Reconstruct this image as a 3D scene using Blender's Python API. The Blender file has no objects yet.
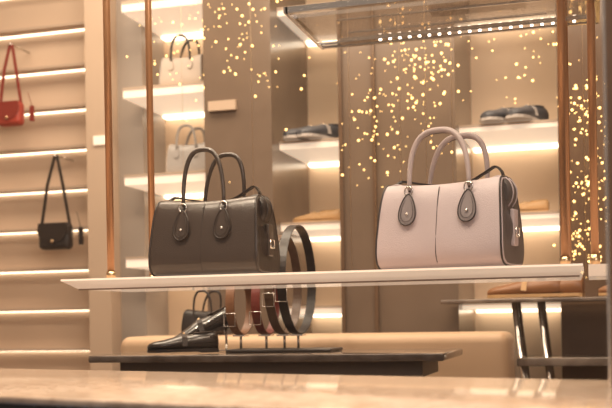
import bpy, math, random
from mathutils import Vector, Matrix, Euler
random.seed(7)
H=0.9
sc=bpy.context.scene
sc.view_settings.view_transform='Standard'
sc.view_settings.exposure=.12

# ---------------- materials ----------------
def mat(name,col,rough=.5,metal=0,emit=None,es=0,noise=0,nscale=20,bump=0,bscale=200,col2=None,alpha=1,trans=0,coat=0):
    m=bpy.data.materials.new(name); m.use_nodes=True
    nt=m.node_tree; p=nt.nodes['Principled BSDF']
    p.inputs['Base Color'].default_value=(*col,1)
    p.inputs['Roughness'].default_value=rough
    p.inputs['Metallic'].default_value=metal
    p.inputs['Coat Weight'].default_value=coat
    p.inputs['Transmission Weight'].default_value=trans
    p.inputs['Alpha'].default_value=alpha
    if emit:
        p.inputs['Emission Color'].default_value=(*emit,1); p.inputs['Emission Strength'].default_value=es
    tc=nt.nodes.new('ShaderNodeTexCoord')
    if noise or col2:
        n=nt.nodes.new('ShaderNodeTexNoise'); n.inputs['Scale'].default_value=nscale; n.inputs['Detail'].default_value=4
        nt.links.new(tc.outputs['Object'],n.inputs['Vector'])
        r=nt.nodes.new('ShaderNodeValToRGB')
        c2=col2 if col2 else tuple(c*(1-noise) for c in col)
        r.color_ramp.elements[0].position=.38; r.color_ramp.elements[1].position=.62
        r.color_ramp.elements[0].color=(*c2,1); r.color_ramp.elements[1].color=(*col,1)
        nt.links.new(n.outputs['Fac'],r.inputs['Fac']); nt.links.new(r.outputs['Color'],p.inputs['Base Color'])
    if bump:
        n2=nt.nodes.new('ShaderNodeTexNoise'); n2.inputs['Scale'].default_value=bscale
        nt.links.new(tc.outputs['Object'],n2.inputs['Vector'])
        b=nt.nodes.new('ShaderNodeBump'); b.inputs['Strength'].default_value=bump; b.inputs['Distance'].default_value=.002
        nt.links.new(n2.outputs['Fac'],b.inputs['Height']); nt.links.new(b.outputs['Normal'],p.inputs['Normal'])
    return m
def glassmat(name,tfac,tcol,dcol,rough,dfac):
    m=bpy.data.materials.new(name); m.use_nodes=True; nt=m.node_tree; nt.nodes.clear()
    o=nt.nodes.new('ShaderNodeOutputMaterial'); t=nt.nodes.new('ShaderNodeBsdfTransparent'); t.inputs[0].default_value=(*tcol,1)
    g=nt.nodes.new('ShaderNodeBsdfGlossy'); g.inputs['Roughness'].default_value=rough
    d=nt.nodes.new('ShaderNodeBsdfDiffuse'); d.inputs[0].default_value=(*dcol,1)
    a=nt.nodes.new('ShaderNodeMixShader'); a.inputs[0].default_value=dfac
    b=nt.nodes.new('ShaderNodeMixShader'); b.inputs[0].default_value=1-tfac
    nt.links.new(g.outputs[0],a.inputs[1]); nt.links.new(d.outputs[0],a.inputs[2])
    nt.links.new(t.outputs[0],b.inputs[1]); nt.links.new(a.outputs[0],b.inputs[2]); nt.links.new(b.outputs[0],o.inputs[0])
    return m

M={}
M['wallpale']=mat('wall_pale',(.80,.62,.45),.7,noise=.05,nscale=3)
M['slatwall']=mat('wall_slat',(.64,.49,.37),.7,noise=.05,nscale=4)
M['slat']=mat('shelf_board',(.50,.38,.29),.5)
M['taupe']=mat('column_taupe',(.19,.135,.098),.22,noise=.12,nscale=5)
M['brown']=mat('column_brown',(.15,.092,.058),.2,noise=.15,nscale=6)
M['grey']=mat('panel_grey',(.34,.29,.25),.4)
M['beigepanel']=mat('panel_beige',(.52,.39,.29),.5)
M['strip']=mat('led_strip',(1,.9,.8),.5,emit=(1,.82,.60),es=3.2)
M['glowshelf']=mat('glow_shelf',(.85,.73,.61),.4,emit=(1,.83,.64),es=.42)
M['acryl']=mat('acrylic_baked_glow',(.62,.48,.38),.08,emit=(1,.78,.58),es=.30,alpha=.78)  # emission imitates downlight glowing through the frosted shelf
M['acryledge']=mat('acrylic_edge',(.30,.20,.14),.3)
M['copper']=mat('copper_rod',(.48,.25,.125),.33,metal=.5)
M['gold']=mat('brass',(.7,.5,.3),.3,metal=1)
M['steel']=mat('steel',(.8,.76,.72),.2,metal=1)
M['ceil']=mat('ceiling_white',(.5,.42,.34),.8)
M['floor']=mat('floor_stone',(.35,.27,.2),.3,noise=.15,nscale=5)
M['tabletop']=mat('table_marble',(.21,.165,.135),.10,col2=(.11,.082,.068),nscale=12)
M['tabledark']=mat('table_base',(.12,.085,.065),.5)
M['sill']=mat('sill_marble',(.80,.62,.48),.10,col2=(.58,.42,.31),nscale=38)
M['dark']=mat('dark_metal',(.03,.022,.02),.4)
M['bench']=mat('bench_leather',(.62,.42,.27),.5,bump=.2)
M['black']=mat('black_leather',(.022,.016,.014),.2,bump=.3,coat=.5)
M['tray']=glassmat('tray_glass',.45,(.95,.90,.85),(.6,.5,.4),.04,.2)
M['window']=glassmat('window_glass_haze',.985,(1,1,1),(.9,.70,.56),.02,.6)  # faint warm diffuse share in the pane imitates a veiling haze
M['led']=mat('led_dot',(1,1,1),.5,emit=(1,.9,.75),es=6)
M['fairy_refl']=mat('fairy_reflection_dot',(1,.7,.3),.5,emit=(1,.60,.20),es=3.4)  # glowing dots standing in for reflections of small gold lights
M['blueled']=mat('blue_led',(.6,.7,1),.5,emit=(.55,.7,1),es=2.0)
M['street']=mat('pavement',(.06,.06,.065),.8,noise=.3)

# ---------------- mesh builder ----------------
class B:
    def __init__(s): s.v=[];s.f=[];s.m=[];s.sm=[];s.mats=[];s.X=Matrix.Identity(4)
    def mi(s,m):
        if isinstance(m,str): m=M[m]
        if m not in s.mats: s.mats.append(m)
        return s.mats.index(m)
    def add(s,vs,fs,m,smooth=False):
        o=len(s.v); s.v+=[tuple(s.X@Vector(p)) for p in vs]
        k=s.mi(m)
        for f in fs: s.f.append([i+o for i in f]); s.m.append(k); s.sm.append(smooth)
    def box(s,lo,hi,m,ch=0):
        x0,y0,z0=lo;x1,y1,z1=hi
        if ch<=0:
            vs=[(x0,y0,z0),(x1,y0,z0),(x1,y1,z0),(x0,y1,z0),(x0,y0,z1),(x1,y0,z1),(x1,y1,z1),(x0,y1,z1)]
            s.add(vs,[(0,3,2,1),(4,5,6,7),(0,1,5,4),(1,2,6,5),(2,3,7,6),(3,0,4,7)],m); return
        rings=[];n=6
        for (ins,z) in [(ch*(1-math.sin(a)),z1-ch*(1-math.cos(a)) ) for a in [0,.4,.8,1.2,1.5708]]+[(ch*(1-math.sin(a)),z0+ch*(1-math.cos(a))) for a in [1.5708,1.2,.8,.4,0]]:
            ring=[]
            r=max(ch-ins,1e-4)
            for cx,cy,a0 in [(x1-ch,y1-ch,0),(x0+ch,y1-ch,90),(x0+ch,y0+ch,180),(x1-ch,y0+ch,270)]:
                for i in range(n+1):
                    a=math.radians(a0+90*i/n); ring.append((cx+r*math.cos(a),cy+r*math.sin(a),z))
            rings.append(ring)
        L=len(rings[0]);vs=[p for r in rings for p in r];fs=[]
        for i in range(len(rings)-1):
            for j in range(L):
                a=i*L+j;b=i*L+(j+1)%L; fs.append((a,a+L,b+L,b))
        fs.append(tuple(range(L))); fs.append(tuple(reversed(range((len(rings)-1)*L,len(rings)*L))))
        s.add(vs,fs,m,True)
    def tube(s,pts,r,m,n=10,closed=False,flat=None,up=(0,0,1)):
        pts=[Vector(p) for p in pts];N=len(pts);vs=[];fs=[]
        for i,p in enumerate(pts):
            if closed: t=pts[(i+1)%N]-pts[i-1]
            else: t=pts[min(i+1,N-1)]-pts[max(i-1,0)]
            t.normalize()
            u=Vector(up); a=t.cross(u)
            if a.length<1e-3: a=t.cross(Vector((1,0,.01)))
            a.normalize(); b=a.cross(t).normalized()
            rr=r[i] if isinstance(r,(list,tuple)) else r
            if flat:
                w,h=flat
                for (c,d) in [(-1,-1),(1,-1),(1,1),(-1,1)]: vs.append(p+a*c*w/2+b*d*h/2)
            else:
                for j in range(n):
                    q=2*math.pi*j/n; vs.append(p+a*rr*math.cos(q)+b*rr*math.sin(q))
        k=4 if flat else n
        for i in range(N if closed else N-1):
            for j in range(k):
                a=i*k+j;b=i*k+(j+1)%k;c=((i+1)%N)*k+(j+1)%k;d=((i+1)%N)*k+j
                fs.append((a,b,c,d))
        if not closed: fs.append(tuple(reversed(range(k)))); fs.append(tuple(range((N-1)*k,N*k)))
        s.add([tuple(v) for v in vs],fs,m,not flat)
    def cyl(s,p0,p1,r,m,n=16): s.tube([p0,p1],r,m,n=n)
    def loft(s,rings,m,caps=True,smooth=True,m_caps=None):
        L=len(rings[0]);vs=[p for r in rings for p in r];fs=[]
        for i in range(len(rings)-1):
            for j in range(L):
                a=i*L+j;b=i*L+(j+1)%L; fs.append((a,b,b+L,a+L))
        s.add(vs,fs,m,smooth)
        if caps:
            s.add(rings[0],[tuple(reversed(range(L)))],m_caps or m,False); s.add(rings[-1],[tuple(range(L))],m_caps or m,False)
    def ball(s,c,r,m,n=6):
        rings=[]
        for i in range(n+1):
            a=-math.pi/2+math.pi*i/n; rr=max(r*math.cos(a),r*.02)
            rings.append([(c[0]+rr*math.cos(2*math.pi*j/(n+2)),c[1]+rr*math.sin(2*math.pi*j/(n+2)),c[2]+r*math.sin(a)) for j in range(n+2)])
        s.loft(rings,m)
    def done(s,name,loc=(0,0,0),rot=(0,0,0)):
        me=bpy.data.meshes.new(name); me.from_pydata(s.v,[],s.f)
        for m in s.mats: me.materials.append(m)
        for p,k,q in zip(me.polygons,s.m,s.sm): p.material_index=k; p.use_smooth=q
        me.update()
        import bmesh
        bm=bmesh.new(); bm.from_mesh(me); bmesh.ops.recalc_face_normals(bm,faces=bm.faces); bm.to_mesh(me); bm.free()
        o=bpy.data.objects.new(name,me); sc.collection.objects.link(o); o.location=loc; o.rotation_euler=rot
        return o
def simple(name,lo,hi,m,ch=0):
    b=B(); b.box(lo,hi,m,ch); return b.done(name)

# ---------------- room shell ----------------
XL,XR,YB=-3.5,1.6,4.45
simple('floor',(XL,2.3,-.1),(XR,YB,0),'floor')
simple('ceiling',(XL,1.2,2.9),(XR,YB,3.0),'ceil')
simple('wall_back',(XL,YB,0),(XR,YB+.1,2.9),'wallpale')
simple('wall_left',(XL-.1,2.4,0),(XL,YB+.1,2.9),'slatwall')
simple('wall_right',(XR,1.2,0),(XR+.1,YB+.1,2.9),'taupe')
simple('ground_street',(-5,-2,-.12),(4,2.0,-.02),'street')

b=B(); b.box((XL,4.30,0),(-2.20,4.449,2.9),'slatwall')
b.done('wall_display_backing')
b=B()
for i in range(14):
    z=H-.135+.191*(i-3)
    if z<.1 or z>2.8: continue
    b.box((XL+.002,4.215,z),(-2.2,4.30,z+.012),'slat')
    b.box((XL+.01,4.284,z-.004),(-2.21,4.299,z),'strip')
b.done('wall_display_shelves')
simple('trim_1',(-2.2,4.1,0),(-2.09,4.449,2.9),'beigepanel')
simple('trim_2',(-2.09,4.2,0),(-1.965,4.449,2.9),'grey')
simple('column_1',(-1.545,3.9,0),(-1.25,4.449,2.9),'taupe')
b=B(); b.box((-.965,3.9,0),(-.50,4.449,2.9),'taupe')
b.box((-.83,3.885,0),(-.815,3.9,2.9),'brown'); b.box((-.965,3.885,0),(-.95,3.9,2.9),'brown')
b.done('column_2')
simple('column_3',(-.115,3.9,0),(.30,4.449,2.9),'brown')
b=B(); b.box((-1.52,3.88,H+.865),(-1.40,3.899,H+.905),'beigepanel'); b.box((-2.16,4.09,H+.80),(-2.10,4.099,H+.84),'glowshelf'); b.done('trim_3')

def shelf(name,x0,x1,z,th=.04,y0=4.0):
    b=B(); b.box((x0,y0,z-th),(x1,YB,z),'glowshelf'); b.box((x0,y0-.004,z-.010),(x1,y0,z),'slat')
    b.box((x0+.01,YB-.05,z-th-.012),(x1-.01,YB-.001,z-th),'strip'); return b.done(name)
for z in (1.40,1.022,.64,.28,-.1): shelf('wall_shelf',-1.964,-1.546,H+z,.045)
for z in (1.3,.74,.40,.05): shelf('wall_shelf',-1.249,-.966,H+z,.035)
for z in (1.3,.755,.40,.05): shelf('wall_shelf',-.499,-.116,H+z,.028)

# ---------------- hanging display shelf ----------------
b=B()
zt=H+.115; zb=H+.087
top=[(-1.37,2.40,zt),(-.02,2.40,zt),(-.02,2.74,zt),(-1.37,2.74,zt)]
bot=[(-1.33,2.425,zb),(-.028,2.425,zb),(-.028,2.735,zb),(-1.33,2.735,zb)]
mid=[(x,y,zt-.005) for x,y,z in top]
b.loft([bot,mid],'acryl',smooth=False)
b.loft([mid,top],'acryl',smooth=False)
b.box((-1.37,2.397,zt-.005),(-.02,2.400,zt),'glowshelf')  # bright front lip, its glow put into the material
b.box((-1.33,2.421,zb-.002),(-.028,2.425,zb+.002),'acryledge')
b.done('hanging_display_shelf')
for x,y in ((-1.24,2.435),(-1.24,2.70),(-.06,2.435),(-.06,2.70)):
    b=B(); b.cyl((x,y,zt+.001),(x,y,2.899),.0098,'copper')
    b.cyl((x,y,zt+.001),(x,y,zt+.018),.0125,'gold'); b.done('suspension_rod')
z=H+.7655
b=B()
b.box((-.72,2.452,z),(.02,2.68,z+.010),'tray')
b.box((-.725,2.39,z-.003),(.025,2.40,z+.012),'steel'); b.box((-.725,2.74,z-.003),(.025,2.75,z+.012),'steel')
b.box((-.73,2.39,z-.003),(-.72,2.75,z+.012),'steel'); b.box((.02,2.39,z-.003),(.03,2.75,z+.012),'steel')
b.box((-.72,2.40,z),(.02,2.42,z+.008),'tray')
b.box((-.72,2.715,z),(.02,2.74,z+.008),'tray')
b.box((-.66,2.685,z-.006),(-.0,2.71,z+.006),'steel')
for i in range(20): b.box((-.55+i*.027,2.690,z-.0085),(-.543+i*.027,2.697,z-.006),'led')
b.box((-.62,2.50,z-.003),(-.10,2.504,z-.0005),'steel');b.box((-.62,2.62,z-.003),(-.10,2.624,z-.0005),'steel')
b.done('overhead_glass_shelf')
b=B(); b.cyl((.008,2.58,H+.116),(.008,2.58,2.899),.0098,'copper'); b.cyl((.008,2.58,H+.116),(.008,2.58,H+.145),.0125,'gold'); b.done('suspension_rod')
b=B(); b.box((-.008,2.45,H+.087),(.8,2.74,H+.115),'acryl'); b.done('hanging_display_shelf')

# ---------------- handbags ----------------
def bag(name,loc,rotz,W,Hh,D,mf,ms,mh,mp,hx,ha,htop,hw=.006,strap=True,detail=True,mhand=None):
    b=B(); hd=D/2; mhand=mhand or mh; E=.42
    def ys(z):
        q=max(-1,min(1,2*z/Hh-1)); sn=abs(q)**(1/E); return hd*(max(0,1-sn*sn)**.5)**E*(1-.38*(max(z,0)/Hh)**1.4)
    def S(t,th,sc_=1.0):
        c,s_=math.cos(th),math.sin(th)
        z=Hh/2+Hh/2*math.copysign(abs(s_)**E,s_)
        y=hd*math.copysign(abs(c)**E,c)*(1-.38*(z/Hh)**1.4)*(1+.06*(1-t*t))
        y*=1+.022*math.sin(7*t+3*z/Hh)*math.sin(math.pi*z/Hh)*(1-t*t)
        z2=z-.012*(1-t*t)*(z/Hh)**5-.005*abs(t)**7*(z/Hh)**4
        x=t*W/2*(1-.08*(z/Hh)**1.5+.012*math.sin(3*z/Hh))
        return (x,y*sc_,Hh/2+(z2-Hh/2)*sc_)
    n=48
    ths=[2*math.pi*(j+.5)/n for j in range(n)]
    ts=[-1,-.985,-.96]+[-.9+.1*i for i in range(19)]+[.96,.985,1]
    scs=lambda t: {1:.955,.985:.985}.get(abs(t),1.0)
    rings=[[S(t,a,scs(t)) for a in ths] for t in ts]
    b.loft(rings,mf,caps=False)
    for sg in (-1,1):
        base=[S(sg,a,.955) for a in ths]; cap=[]
        for k,dx in ((1,0),(.93,-.006),(.6,-.004),(.3,.003),(.02,.004)):
            cap.append([(p[0]+sg*dx,p[1]*k,Hh/2+(p[2]-Hh/2)*k) for p in base])
        b.loft(cap if sg>0 else cap,ms)
        b.tube([S(sg*.975,a,1.0) for a in ths],.0026,mp,n=8,closed=True,up=(1,0,0))
        if detail:
            xx=sg*(W/2*1.0)
            b.box((xx-.004,-.016,Hh*.22),(xx+.007,.016,Hh*.62),mf,.003)
            b.tube([(xx+sg*.010,-.013,Hh*.32),(xx+sg*.010,.013,Hh*.32),(xx+sg*.010,.013,Hh*.42),(xx+sg*.010,-.013,Hh*.42)],.0022,'steel',n=6,closed=True,up=(1,0,0))
            er=[]
            for yy,k in ((-.030,.80),(-.025,.95),(-.01,1),(.01,1),(.025,.95),(.030,.80)):
                er.append([(sg*(W*.405+W*.110*k*math.cos(q)),yy,Hh*.80+Hh*.19*k*math.sin(q)) for q in [2*math.pi*i/24 for i in range(24)]])
            b.loft(er,ms)
            for yy in (-.014,.014):
                b.tube([(sg*(W*.405+W*.110*math.cos(q)),yy,Hh*.80+Hh*.19*math.sin(q)) for q in [2*math.pi*i/24 for i in range(24)]],.0022,mf,n=6,closed=True,up=(0,1,0))
    zp=[(t*W/2*.9,0,Hh-.012*(1-t*t)-.004*abs(t)**6+.0005) for t in [i/10 for i in range(-10,11)]]
    b.tube(zp,0,mp,flat=(.012,.004),up=(0,0,1))
    for sy in (-1,1):
        for xs in ((0,) if detail else ()):
            seam=[(xs,sy*(ys(z)*1.06+.0003),z) for z in [Hh*(.06+.84*i/14) for i in range(15)]]
            b.tube(seam,.0012,mp,n=6,up=(0,1,0))
        for sx in (-1,1):
            x0=sx*hx; zc=ha; out=[]
            pk=1 if detail else .55
            for i in range(28):
                a=2*math.pi*i/28; w=.023*pk*(1-.34*math.sin(a)); px=x0+w*math.cos(a)*.95; pz=zc+.040*pk*math.sin(a)
                out.append((px,pz))
            def Y(z,e): return sy*(ys(min(z,Hh*.9))*1.06+e)
            r0=[(x,Y(z,-.002),z) for x,z in out]; r1=[(x,Y(z,.0045),z) for x,z in out]
            b.loft([r0,r1],mh,smooth=False)
            if detail:
                b.tube([(x,Y(z,.0047),z) for x,z in out],.0016,mp,n=6,closed=True,up=(0,1,0))
                b.tube([(x0+(x-x0)*.72,Y(z,.0050),zc+(z-zc)*.78) for x,z in out],.0007,mp,n=5,closed=True,up=(0,1,0))
                zr=zc+.047
                yr=Y(zr,.006)
                b.tube([(x0+.011*math.cos(q),yr,zr+.012*math.sin(q)) for q in [2*math.pi*i/16 for i in range(16)]],.0022,'steel',n=6,closed=True,up=(0,1,0))
                b.ball((x0,Y(zc-.012,.005),zc-.012),.004,'steel')
        z0=ha+(.05 if detail else .02); pts=[]
        y0=sy*(ys(min(z0,Hh*.9))*1.0+.006)
        for i in range(33):
            q=i/32; a=math.pi*(1-q); 
            x=math.copysign(abs(math.cos(a))**.72,math.cos(a))*hx*1.0
            zz=z0+(htop-z0)*abs(math.sin(a))**.8
            f=(zz-z0)/(htop-z0)
            pts.append((x+ (-.004 if sy<0 else .018)*f, y0*(1-.15*f), zz))
        rr=[hw*(.75+.35*math.sin(math.pi*i/32)**.5) for i in range(33)]
        b.tube(pts,rr,mhand,n=10,up=(0,1,0))
        if detail and mhand!=mh:
            b.tube([(p[0],p[1]+r_*.2,p[2]-r_*.75) for p,r_ in zip(pts,rr)],.0032,mp,n=6,up=(0,1,0))
    if strap:
        st=[(-W*.44,.0,Hh*.95),(-W*.40,.02,Hh*1.04),(-W*.25,.03,Hh*1.0),(-W*.05,.03,Hh*.955),(W*.12,.03,Hh*.97),(W*.27,.02,Hh*1.06),(W*.36,.01,Hh*1.11),(W*.42,0,Hh*1.04),(W*.43,0,Hh*.95)]
        sp=[]
        for i in range(len(st)-1):
            for k in range(4):
                q=k/4; p=[st[max(i-1,0)],st[i],st[i+1],st[min(i+2,len(st)-1)]]
                sp.append(tuple(.5*((2*p[1][c])+(-p[0][c]+p[2][c])*q+(2*p[0][c]-5*p[1][c]+4*p[2][c]-p[3][c])*q*q+(-p[0][c]+3*p[1][c]-3*p[2][c]+p[3][c])*q**3) for c in range(3)))
        b.tube(sp,0,mp,flat=(.005,.012),up=(0,1,0))
    for sx in (-1,1):
        for sy in (-1,1): b.cyl((sx*W*.38,sy*hd*.45,-.0035),(sx*W*.38,sy*hd*.45,.01),.006,'steel')
    return b.done(name,loc,(0,0,rotz))

Lb=mat('leather_dark_taupe',(.050,.036,.029),.28,bump=.4,bscale=350,coat=.35)
Lb2=mat('leather_dark_edge',(.026,.018,.015),.35,bump=.3)
Lw=mat('leather_lilac_grey',(.475,.40,.415),.40,bump=.5,bscale=350)
Lg=mat('leather_grey_patch',(.22,.19,.195),.4,bump=.3)
Lh=mat('leather_pale_handle',(.44,.365,.36),.4)
Lk=mat('leather_black',(.030,.023,.021),.38,bump=.3)
Lk2=mat('leather_charcoal',(.085,.07,.068),.4,bump=.3)
bag('handbag',(-.985,2.545,H+.1195),math.radians(-5),.322,.212,.17,Lb,Lb2,Lb,Lb2,.060,.133,.335)
bag('handbag',(-.35,2.56,H+.1195),math.radians(-14),.342,.226,.18,Lw,Lk2,Lg,Lk,.080,.150,.347,.0070,mhand=Lh)
Lgrey=mat('leather_lightgrey',(.46,.38,.32),.5); Lgr2=mat('leather_silver',(.34,.31,.29),.35)
bag('handbag',(-.27,2.57,H+.7795),0,.24,.16,.13,Lgrey,Lgrey,Lgrey,Lgrey,.05,.10,.26,.005,False,True)
bag('handbag',(-1.72,4.12,H+1.026),0,.20,.145,.12,Lgrey,Lgrey,Lgrey,Lgr2,.045,.095,.225,.0055,False,False,Lk)
bag('handbag',(-1.70,4.12,H+.644),0,.19,.14,.12,Lgr2,Lgr2,Lgr2,Lgrey,.045,.09,.21,.0055,False,False)
bag('handbag',(-1.37,3.45,H-.054),0,.165,.095,.10,Lk,Lk,Lk,Lb2,.035,.055,.16,.004,False,False)

def flapbag(name,x,y,zbot,w,h,d,ztop,m,me):
    b=B(); b.box((x-w/2,y-d/2,zbot),(x+w/2,y+d/2,zbot+h),m,.022)
    fl=[(x+w/2*.96*math.cos(a),zbot+h*.72+h*.5*math.sin(a)) for a in [math.pi+math.pi*i/14 for i in range(15)]]
    r=[(fx,y-d/2-.004,fz) for fx,fz in fl]+[(x+w/2*.9,y-d/2-.004,zbot+h*.97),(x-w/2*.9,y-d/2-.004,zbot+h*.97)]
    r2=[(p[0],y-d/2+.006,p[2]) for p in r]
    b.loft([r2,r],me,smooth=False)
    b.ball((x,y-d/2-.006,zbot+h*.3),.008,'gold')
    b.tube([(x-w/2+.008,y,zbot+h-.01),(x-w*.25,y,(zbot+h)*.45+ztop*.55),(x-.006,y+.01,ztop-.01),(x,y+.012,ztop),(x+.008,y+.01,ztop-.01),(x+w*.25,y,(zbot+h)*.45+ztop*.55),(x+w/2-.008,y,zbot+h-.01)],0,me,flat=(.012,.008),up=(0,1,0))
    b.cyl((x,y,ztop-.004),(x,4.29,ztop-.004),.005,'steel')
    b.box((x+w/2+.03,y+.01,zbot+.02),(x+w/2+.05,y+.02,zbot+h*.8),me)
    b.cyl((x+w/2+.04,y+.015,zbot+h*.8),(x+w/2+.02,y+.015,ztop*.4+zbot*.6),.0015,me)
    return b.done(name)
Red=mat('leather_red',(.36,.05,.03),.45); Red2=mat('leather_dkred',(.22,.03,.02),.4)
flapbag('shoulder_bag',-2.60,4.12,H+.92,.125,.115,.06,H+1.31,Red,Red2)
flapbag('shoulder_bag',-2.375,4.12,H+.335,.16,.125,.06,H+.775,Lk,Lb2)

# ---------------- lower table ----------------
b=B(); zt2=H-.105
b.box((-1.50,2.78,zt2-.022),(-.40,3.2,zt2),'tabletop',.006)
b.box((-1.42,2.84,zt2-.07),(-.47,3.14,zt2-.022),'tabledark')
for x in (-1.36,-.52):
    for y in (2.88,3.08): b.cyl((x,y,0),(x,y,zt2-.07),.018,'tabledark')
b.done('display_table')
b=B()
b.box((-1.66,3.30,.08),(-.265,3.6,H-.058),'bench',.035)
for x in (-1.55,-.37):
    for y in (3.36,3.54): b.cyl((x,y,0),(x,y,.09),.02,'tabledark')
b.done('upholstered_bench')

# belts on a stand
b=B(); b.box((-1.10,2.92,zt2+.0005),(-.76,3.07,zt2+.011),'dark',.004)
YC=2.995
bt=[(-.885,.170,'bk'),(-.930,.156,'br'),(-.990,.102,'rd'),(-1.075,.098,'tn')]
BM={'bk':Lk,'br':mat('belt_brown',(.12,.07,.045),.4),'rd':mat('belt_red',(.17,.03,.022),.4),'tn':mat('belt_tan',(.22,.10,.05),.4)}
for x,r,c in bt:
    zc=zt2+.055+r; N=64
    rings=[]
    for k in range(N+1):
        a=2*math.pi*k/N; 
        rings.append([(x-.014,YC+r*math.cos(a),zc+r*math.sin(a)),(x+.014,YC+r*math.cos(a),zc+r*math.sin(a)),(x+.014,YC+(r-.004)*math.cos(a),zc+(r-.004)*math.sin(a)),(x-.014,YC+(r-.004)*math.cos(a),zc+(r-.004)*math.sin(a))])
    b.loft(rings,BM[c],caps=False,smooth=False)
    b.tube([(x-.018,YC-r-.003,zc-.07),(x+.018,YC-r-.003,zc-.07),(x+.018,YC-r-.003,zc-.03),(x-.018,YC-r-.003,zc-.03)],.0018,'steel',n=6,closed=True,up=(0,1,0))
    b.cyl((x,YC,zt2+.01),(x,YC,zt2+.054),.004,'steel')
    b.box((x-.02,YC-.02,zt2+.050),(x+.02,YC+.02,zt2+.055),'steel')
b.done('belt_display_stand')

# ---------------- shoes ----------------
def shoe_geo(b,L,m,ms,X=Matrix.Identity(4),lining='tabledark'):
    old=b.X; b.X=X
    st=[(0,.022,.06),(.04,.030,.072),(.15,.034,.070),(.28,.033,.064),(.40,.034,.058),(.52,.037,.060),(.64,.042,.050),(.78,.044,.040),(.90,.038,.034),(.97,.024,.026),(1.0,.010,.018)]
    k=L/.28; rings=[]
    for t,w,h in st:
        ring=[]
        for j in range(20):
            a=2*math.pi*j/20; c,s_=math.cos(a),math.sin(a)
            y=w*k*math.copysign(abs(c)**.7,c)*(1 if s_<0 else (1-.35*s_))
            z=.012*k+ (h*k)*(.5+.5*math.copysign(abs(s_)**.8,s_))
            ring.append((t*L,y,z))
        rings.append(ring)
    b.loft(rings,m)
    out=[(t*L,w*k*1.06) for t,w,h in st]
    pl=[(x,y) for x,y in out]+[(x,-y) for x,y in reversed(out)]
    b.loft([[(x,y,.004*k) for x,y in pl],[(x,y,.016*k) for x,y in pl]],ms,smooth=False)
    b.box((0,-.028*k,0),(.26*L,.028*k,.006*k),ms)
    op=[(.19*L+.16*L*math.cos(a),.021*k*math.sin(a)) for a in [2*math.pi*i/18 for i in range(18)]]
    b.loft([[(x,y,.068*k) for x,y in op],[(x,y,.0845*k-.03*k*(x/L)*.5) for x,y in op]],m,smooth=False,m_caps=lining)
    b.tube([(.50*L,-.040*k,.028*k),(.49*L,-.030*k,.060*k),(.48*L,0,.074*k),(.49*L,.030*k,.060*k),(.50*L,.040*k,.028*k)],0,ms,flat=(.004*k,.020*k),up=(1,0,0))
    b.ball((.48*L,0,.074*k),.006*k,'gold')
    b.X=old
def T(x,y,z,rz=0,ry=0,rx=0): return Matrix.Translation((x,y,z))@Euler((rx,ry,rz)).to_matrix().to_4x4()
b=B(); shoe_geo(b,.22,M['black'],M['dark'],T(-1.13,2.93,0,math.radians(215),0))
shoe_geo(b,.23,M['black'],M['dark'],T(-1.11,3.06,.085,math.radians(205),math.radians(21)))
b.cyl((-1.145,3.05,0),(-1.145,3.05,.080),.004,'steel'); b.box((-1.17,3.03,0),(-1.12,3.09,.003),'steel')
b.done('loafers',(0,0,zt2+.004))
sm=mat('shoe_grey',(.08,.08,.09),.5); so=mat('sole_white',(.5,.45,.42),.6); tan=mat('shoe_tan',(.5,.3,.14),.5); brn=mat('shoe_brown',(.25,.11,.045),.4)
def pair(name,x,y,z,m,s,rz,L=.2,g=.085,dr=-.12):
    b=B(); shoe_geo(b,L,m,s,T(0,0,0,rz)); shoe_geo(b,L,m,s,T(g,-.01,0,rz+dr)); return b.done(name,(x,y,z))
pair('sneakers',-1.07,4.20,H+.741,sm,so,math.radians(240),.28,.055,.05)
pair('sneakers',-.27,4.20,H+.756,sm,so,math.radians(244),.28,.090,.05)
pair('loafers',-1.04,4.09,H+.401,tan,tan,math.radians(182),.18,.03)
pair('loafers',-.17,4.09,H+.401,tan,tan,math.radians(182),.18,.01)

# console table at rear right
b=B(); zc=H+.056
b.box((-.53,3.62,zc-.014),(.45,3.88,zc),'tabletop',.004)
b.box((-.262,3.62,H-.155-.03),(.10,3.88,H-.155),'tabletop',.004)
for y in (3.66,3.84):
    for x0,x1 in ((-.27,-.17),(-.18,-.08),(.40,.33)):
        b.tube([(x0,y,zc-.014),(x1,y,0)],.011,'steel')
b.done('console_table')
pair('loafers',-.10,3.69,zc+.001,brn,tan,math.radians(176),.27,.07)
pair('loafers',.26,3.68,zc+.001,brn,tan,math.radians(176),.24,.04)
simple('baseboard_back',(-1.249,4.40,0),(-.966,4.449,.12),'taupe')

# ---------------- fairy light reflections in the glass, built as glowing balls ----------------
b=B()
def scatter_dots(x0,x1,z0,z1,n,y=3.8):
    for i in range(n):
        x=random.uniform(x0,x1); z=random.uniform(z0,z1); yy=y+random.uniform(-.06,.04); r=random.choice((.0018,.0022,.003,.0045))
        b.ball((x,yy,z),r,'fairy_refl',4)
def clump(cx,cz,s,n):
    for i in range(n):
        b.ball((random.gauss(cx,s),3.8+random.uniform(-.05,.04),max(H+.13,random.gauss(cz,s*1.4))),random.choice((.0018,.0025,.0035,.005)),'fairy_refl',4)
scatter_dots(-.95,-.50,H+.6,H+1.3,70); clump(-.62,H+.95,.08,110); clump(-.55,H+1.15,.10,80); clump(-.80,H+.75,.06,50); clump(-.72,H+.5,.05,25)
clump(.0,H+.75,.05,90); clump(.0,H+.45,.045,90); clump(-.03,H+.25,.04,60); scatter_dots(-1.8,-1.0,H+.95,H+1.35,60); clump(-1.35,H+1.15,.13,60); clump(-1.55,H+1.25,.1,40); clump(-.2,H+1.05,.12,60)
for x in (-1.6,-1.3,-.9,-.8,-.7,-.6,-.5,-.1,-.02,.06): b.cyl((x,3.8,H+.12),(x,3.8,2.9),.0006,'gold',4)
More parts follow.
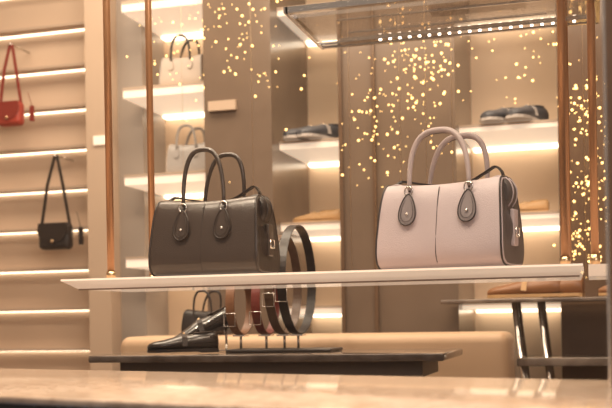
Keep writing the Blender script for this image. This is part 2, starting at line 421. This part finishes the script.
b.done('fairy_light_reflections')

# ---------------- window ----------------
sl=math.radians(-17)
b=B()
b.box((-1.9,-.43,-.012),(1.3,.22,0),'sill',.004)
b.done('window_sill',(-.55,1.73,H-.115),(0,0,sl))
b=B(); b.box((-1.9,-.36,-.78),(1.3,.2,-.0125),'dark')
b.box((-1.9,-.425,-.05),(1.3,-.36,-.0125),'dark')
for i in range(60): b.box((-1.2+i*.028,-.43,-.034),(-1.193+i*.028,-.425,-.028),'blueled')
b.done('wall_front',(-.55,1.73,H-.115),(0,0,sl))
b=B(); b.box((-1.9,-.335,.0005),(1.3,-.33,2.1),'window'); b.done('window_1',(-.55,1.73,H-.115),(0,0,sl))
b=B(); b.box((.026,1.58,H-.1145),(.13,1.66,2.9),'brown'); b.box((.0215,1.585,H-.1145),(.0255,1.60,2.9),'steel'); b.done('window_frame_mullion')

# ---------------- lights ----------------
def area(name,loc,sx,sy,w,col,rot=(0,0,0)):
    l=bpy.data.lights.new(name,'AREA'); l.shape='RECTANGLE'; l.size=sx; l.size_y=sy; l.energy=w; l.color=col
    o=bpy.data.objects.new(name,l); sc.collection.objects.link(o); o.location=loc; o.rotation_euler=rot
    return o
W1=(1,.81,.60)
area('key_light_window',(-.6,2.0,2.7),2.4,.5,52,W1,(math.radians(8),0,0))  # unseen key light added over the display
area('ceiling_light_shop',(-1.2,3.3,2.85),3.0,.7,62,W1)
o=area('fill_light_street',(1.3,-.5,2.3),1.5,1.0,30,(1,.87,.80))  # added fill from outside, aimed at the bags; not a street lamp
o.rotation_euler=(Vector((-.7,2.4,1.1))-o.location).to_track_quat('-Z','Y').to_euler()
def spot(name,loc,tgt,w,ang=40):
    l=bpy.data.lights.new(name,'SPOT'); l.energy=w; l.color=W1; l.spot_size=math.radians(ang); l.spot_blend=.8; l.shadow_soft_size=.06
    o=bpy.data.objects.new(name,l); sc.collection.objects.link(o); o.location=loc
    o.rotation_euler=(Vector(tgt)-Vector(loc)).to_track_quat('-Z','Y').to_euler()
spot('spotlight_bag',(-.2,1.75,2.5),(-.35,2.5,1.1),20)
spot('spotlight_bag',(-1.2,1.85,2.5),(-1.0,2.5,1.1),45)
spot('added_spot_sill',(-.3,1.5,2.4),(-.25,1.6,.8),75,60)  # unseen spot added to brighten the sill
w=bpy.data.worlds.new('w'); sc.world=w; w.use_nodes=True
w.node_tree.nodes['Background'].inputs[0].default_value=(1,.82,.68,1); w.node_tree.nodes['Background'].inputs[1].default_value=.22

# ---------------- camera ----------------
cam=bpy.data.cameras.new('camera'); co=bpy.data.objects.new('camera',cam); sc.collection.objects.link(co)
cam.sensor_width=36; cam.lens=36*1000/612
cam.shift_y=114/612
co.location=(0,0,H)
co.rotation_euler=(Matrix.Rotation(math.radians(16),3,'Z')@Matrix.Rotation(math.radians(90),3,'X')@Matrix.Rotation(math.radians(-1),3,'Z')).to_euler()
cam.dof.use_dof=True; cam.dof.focus_distance=2.6; cam.dof.aperture_fstop=3.6
sc.camera=co
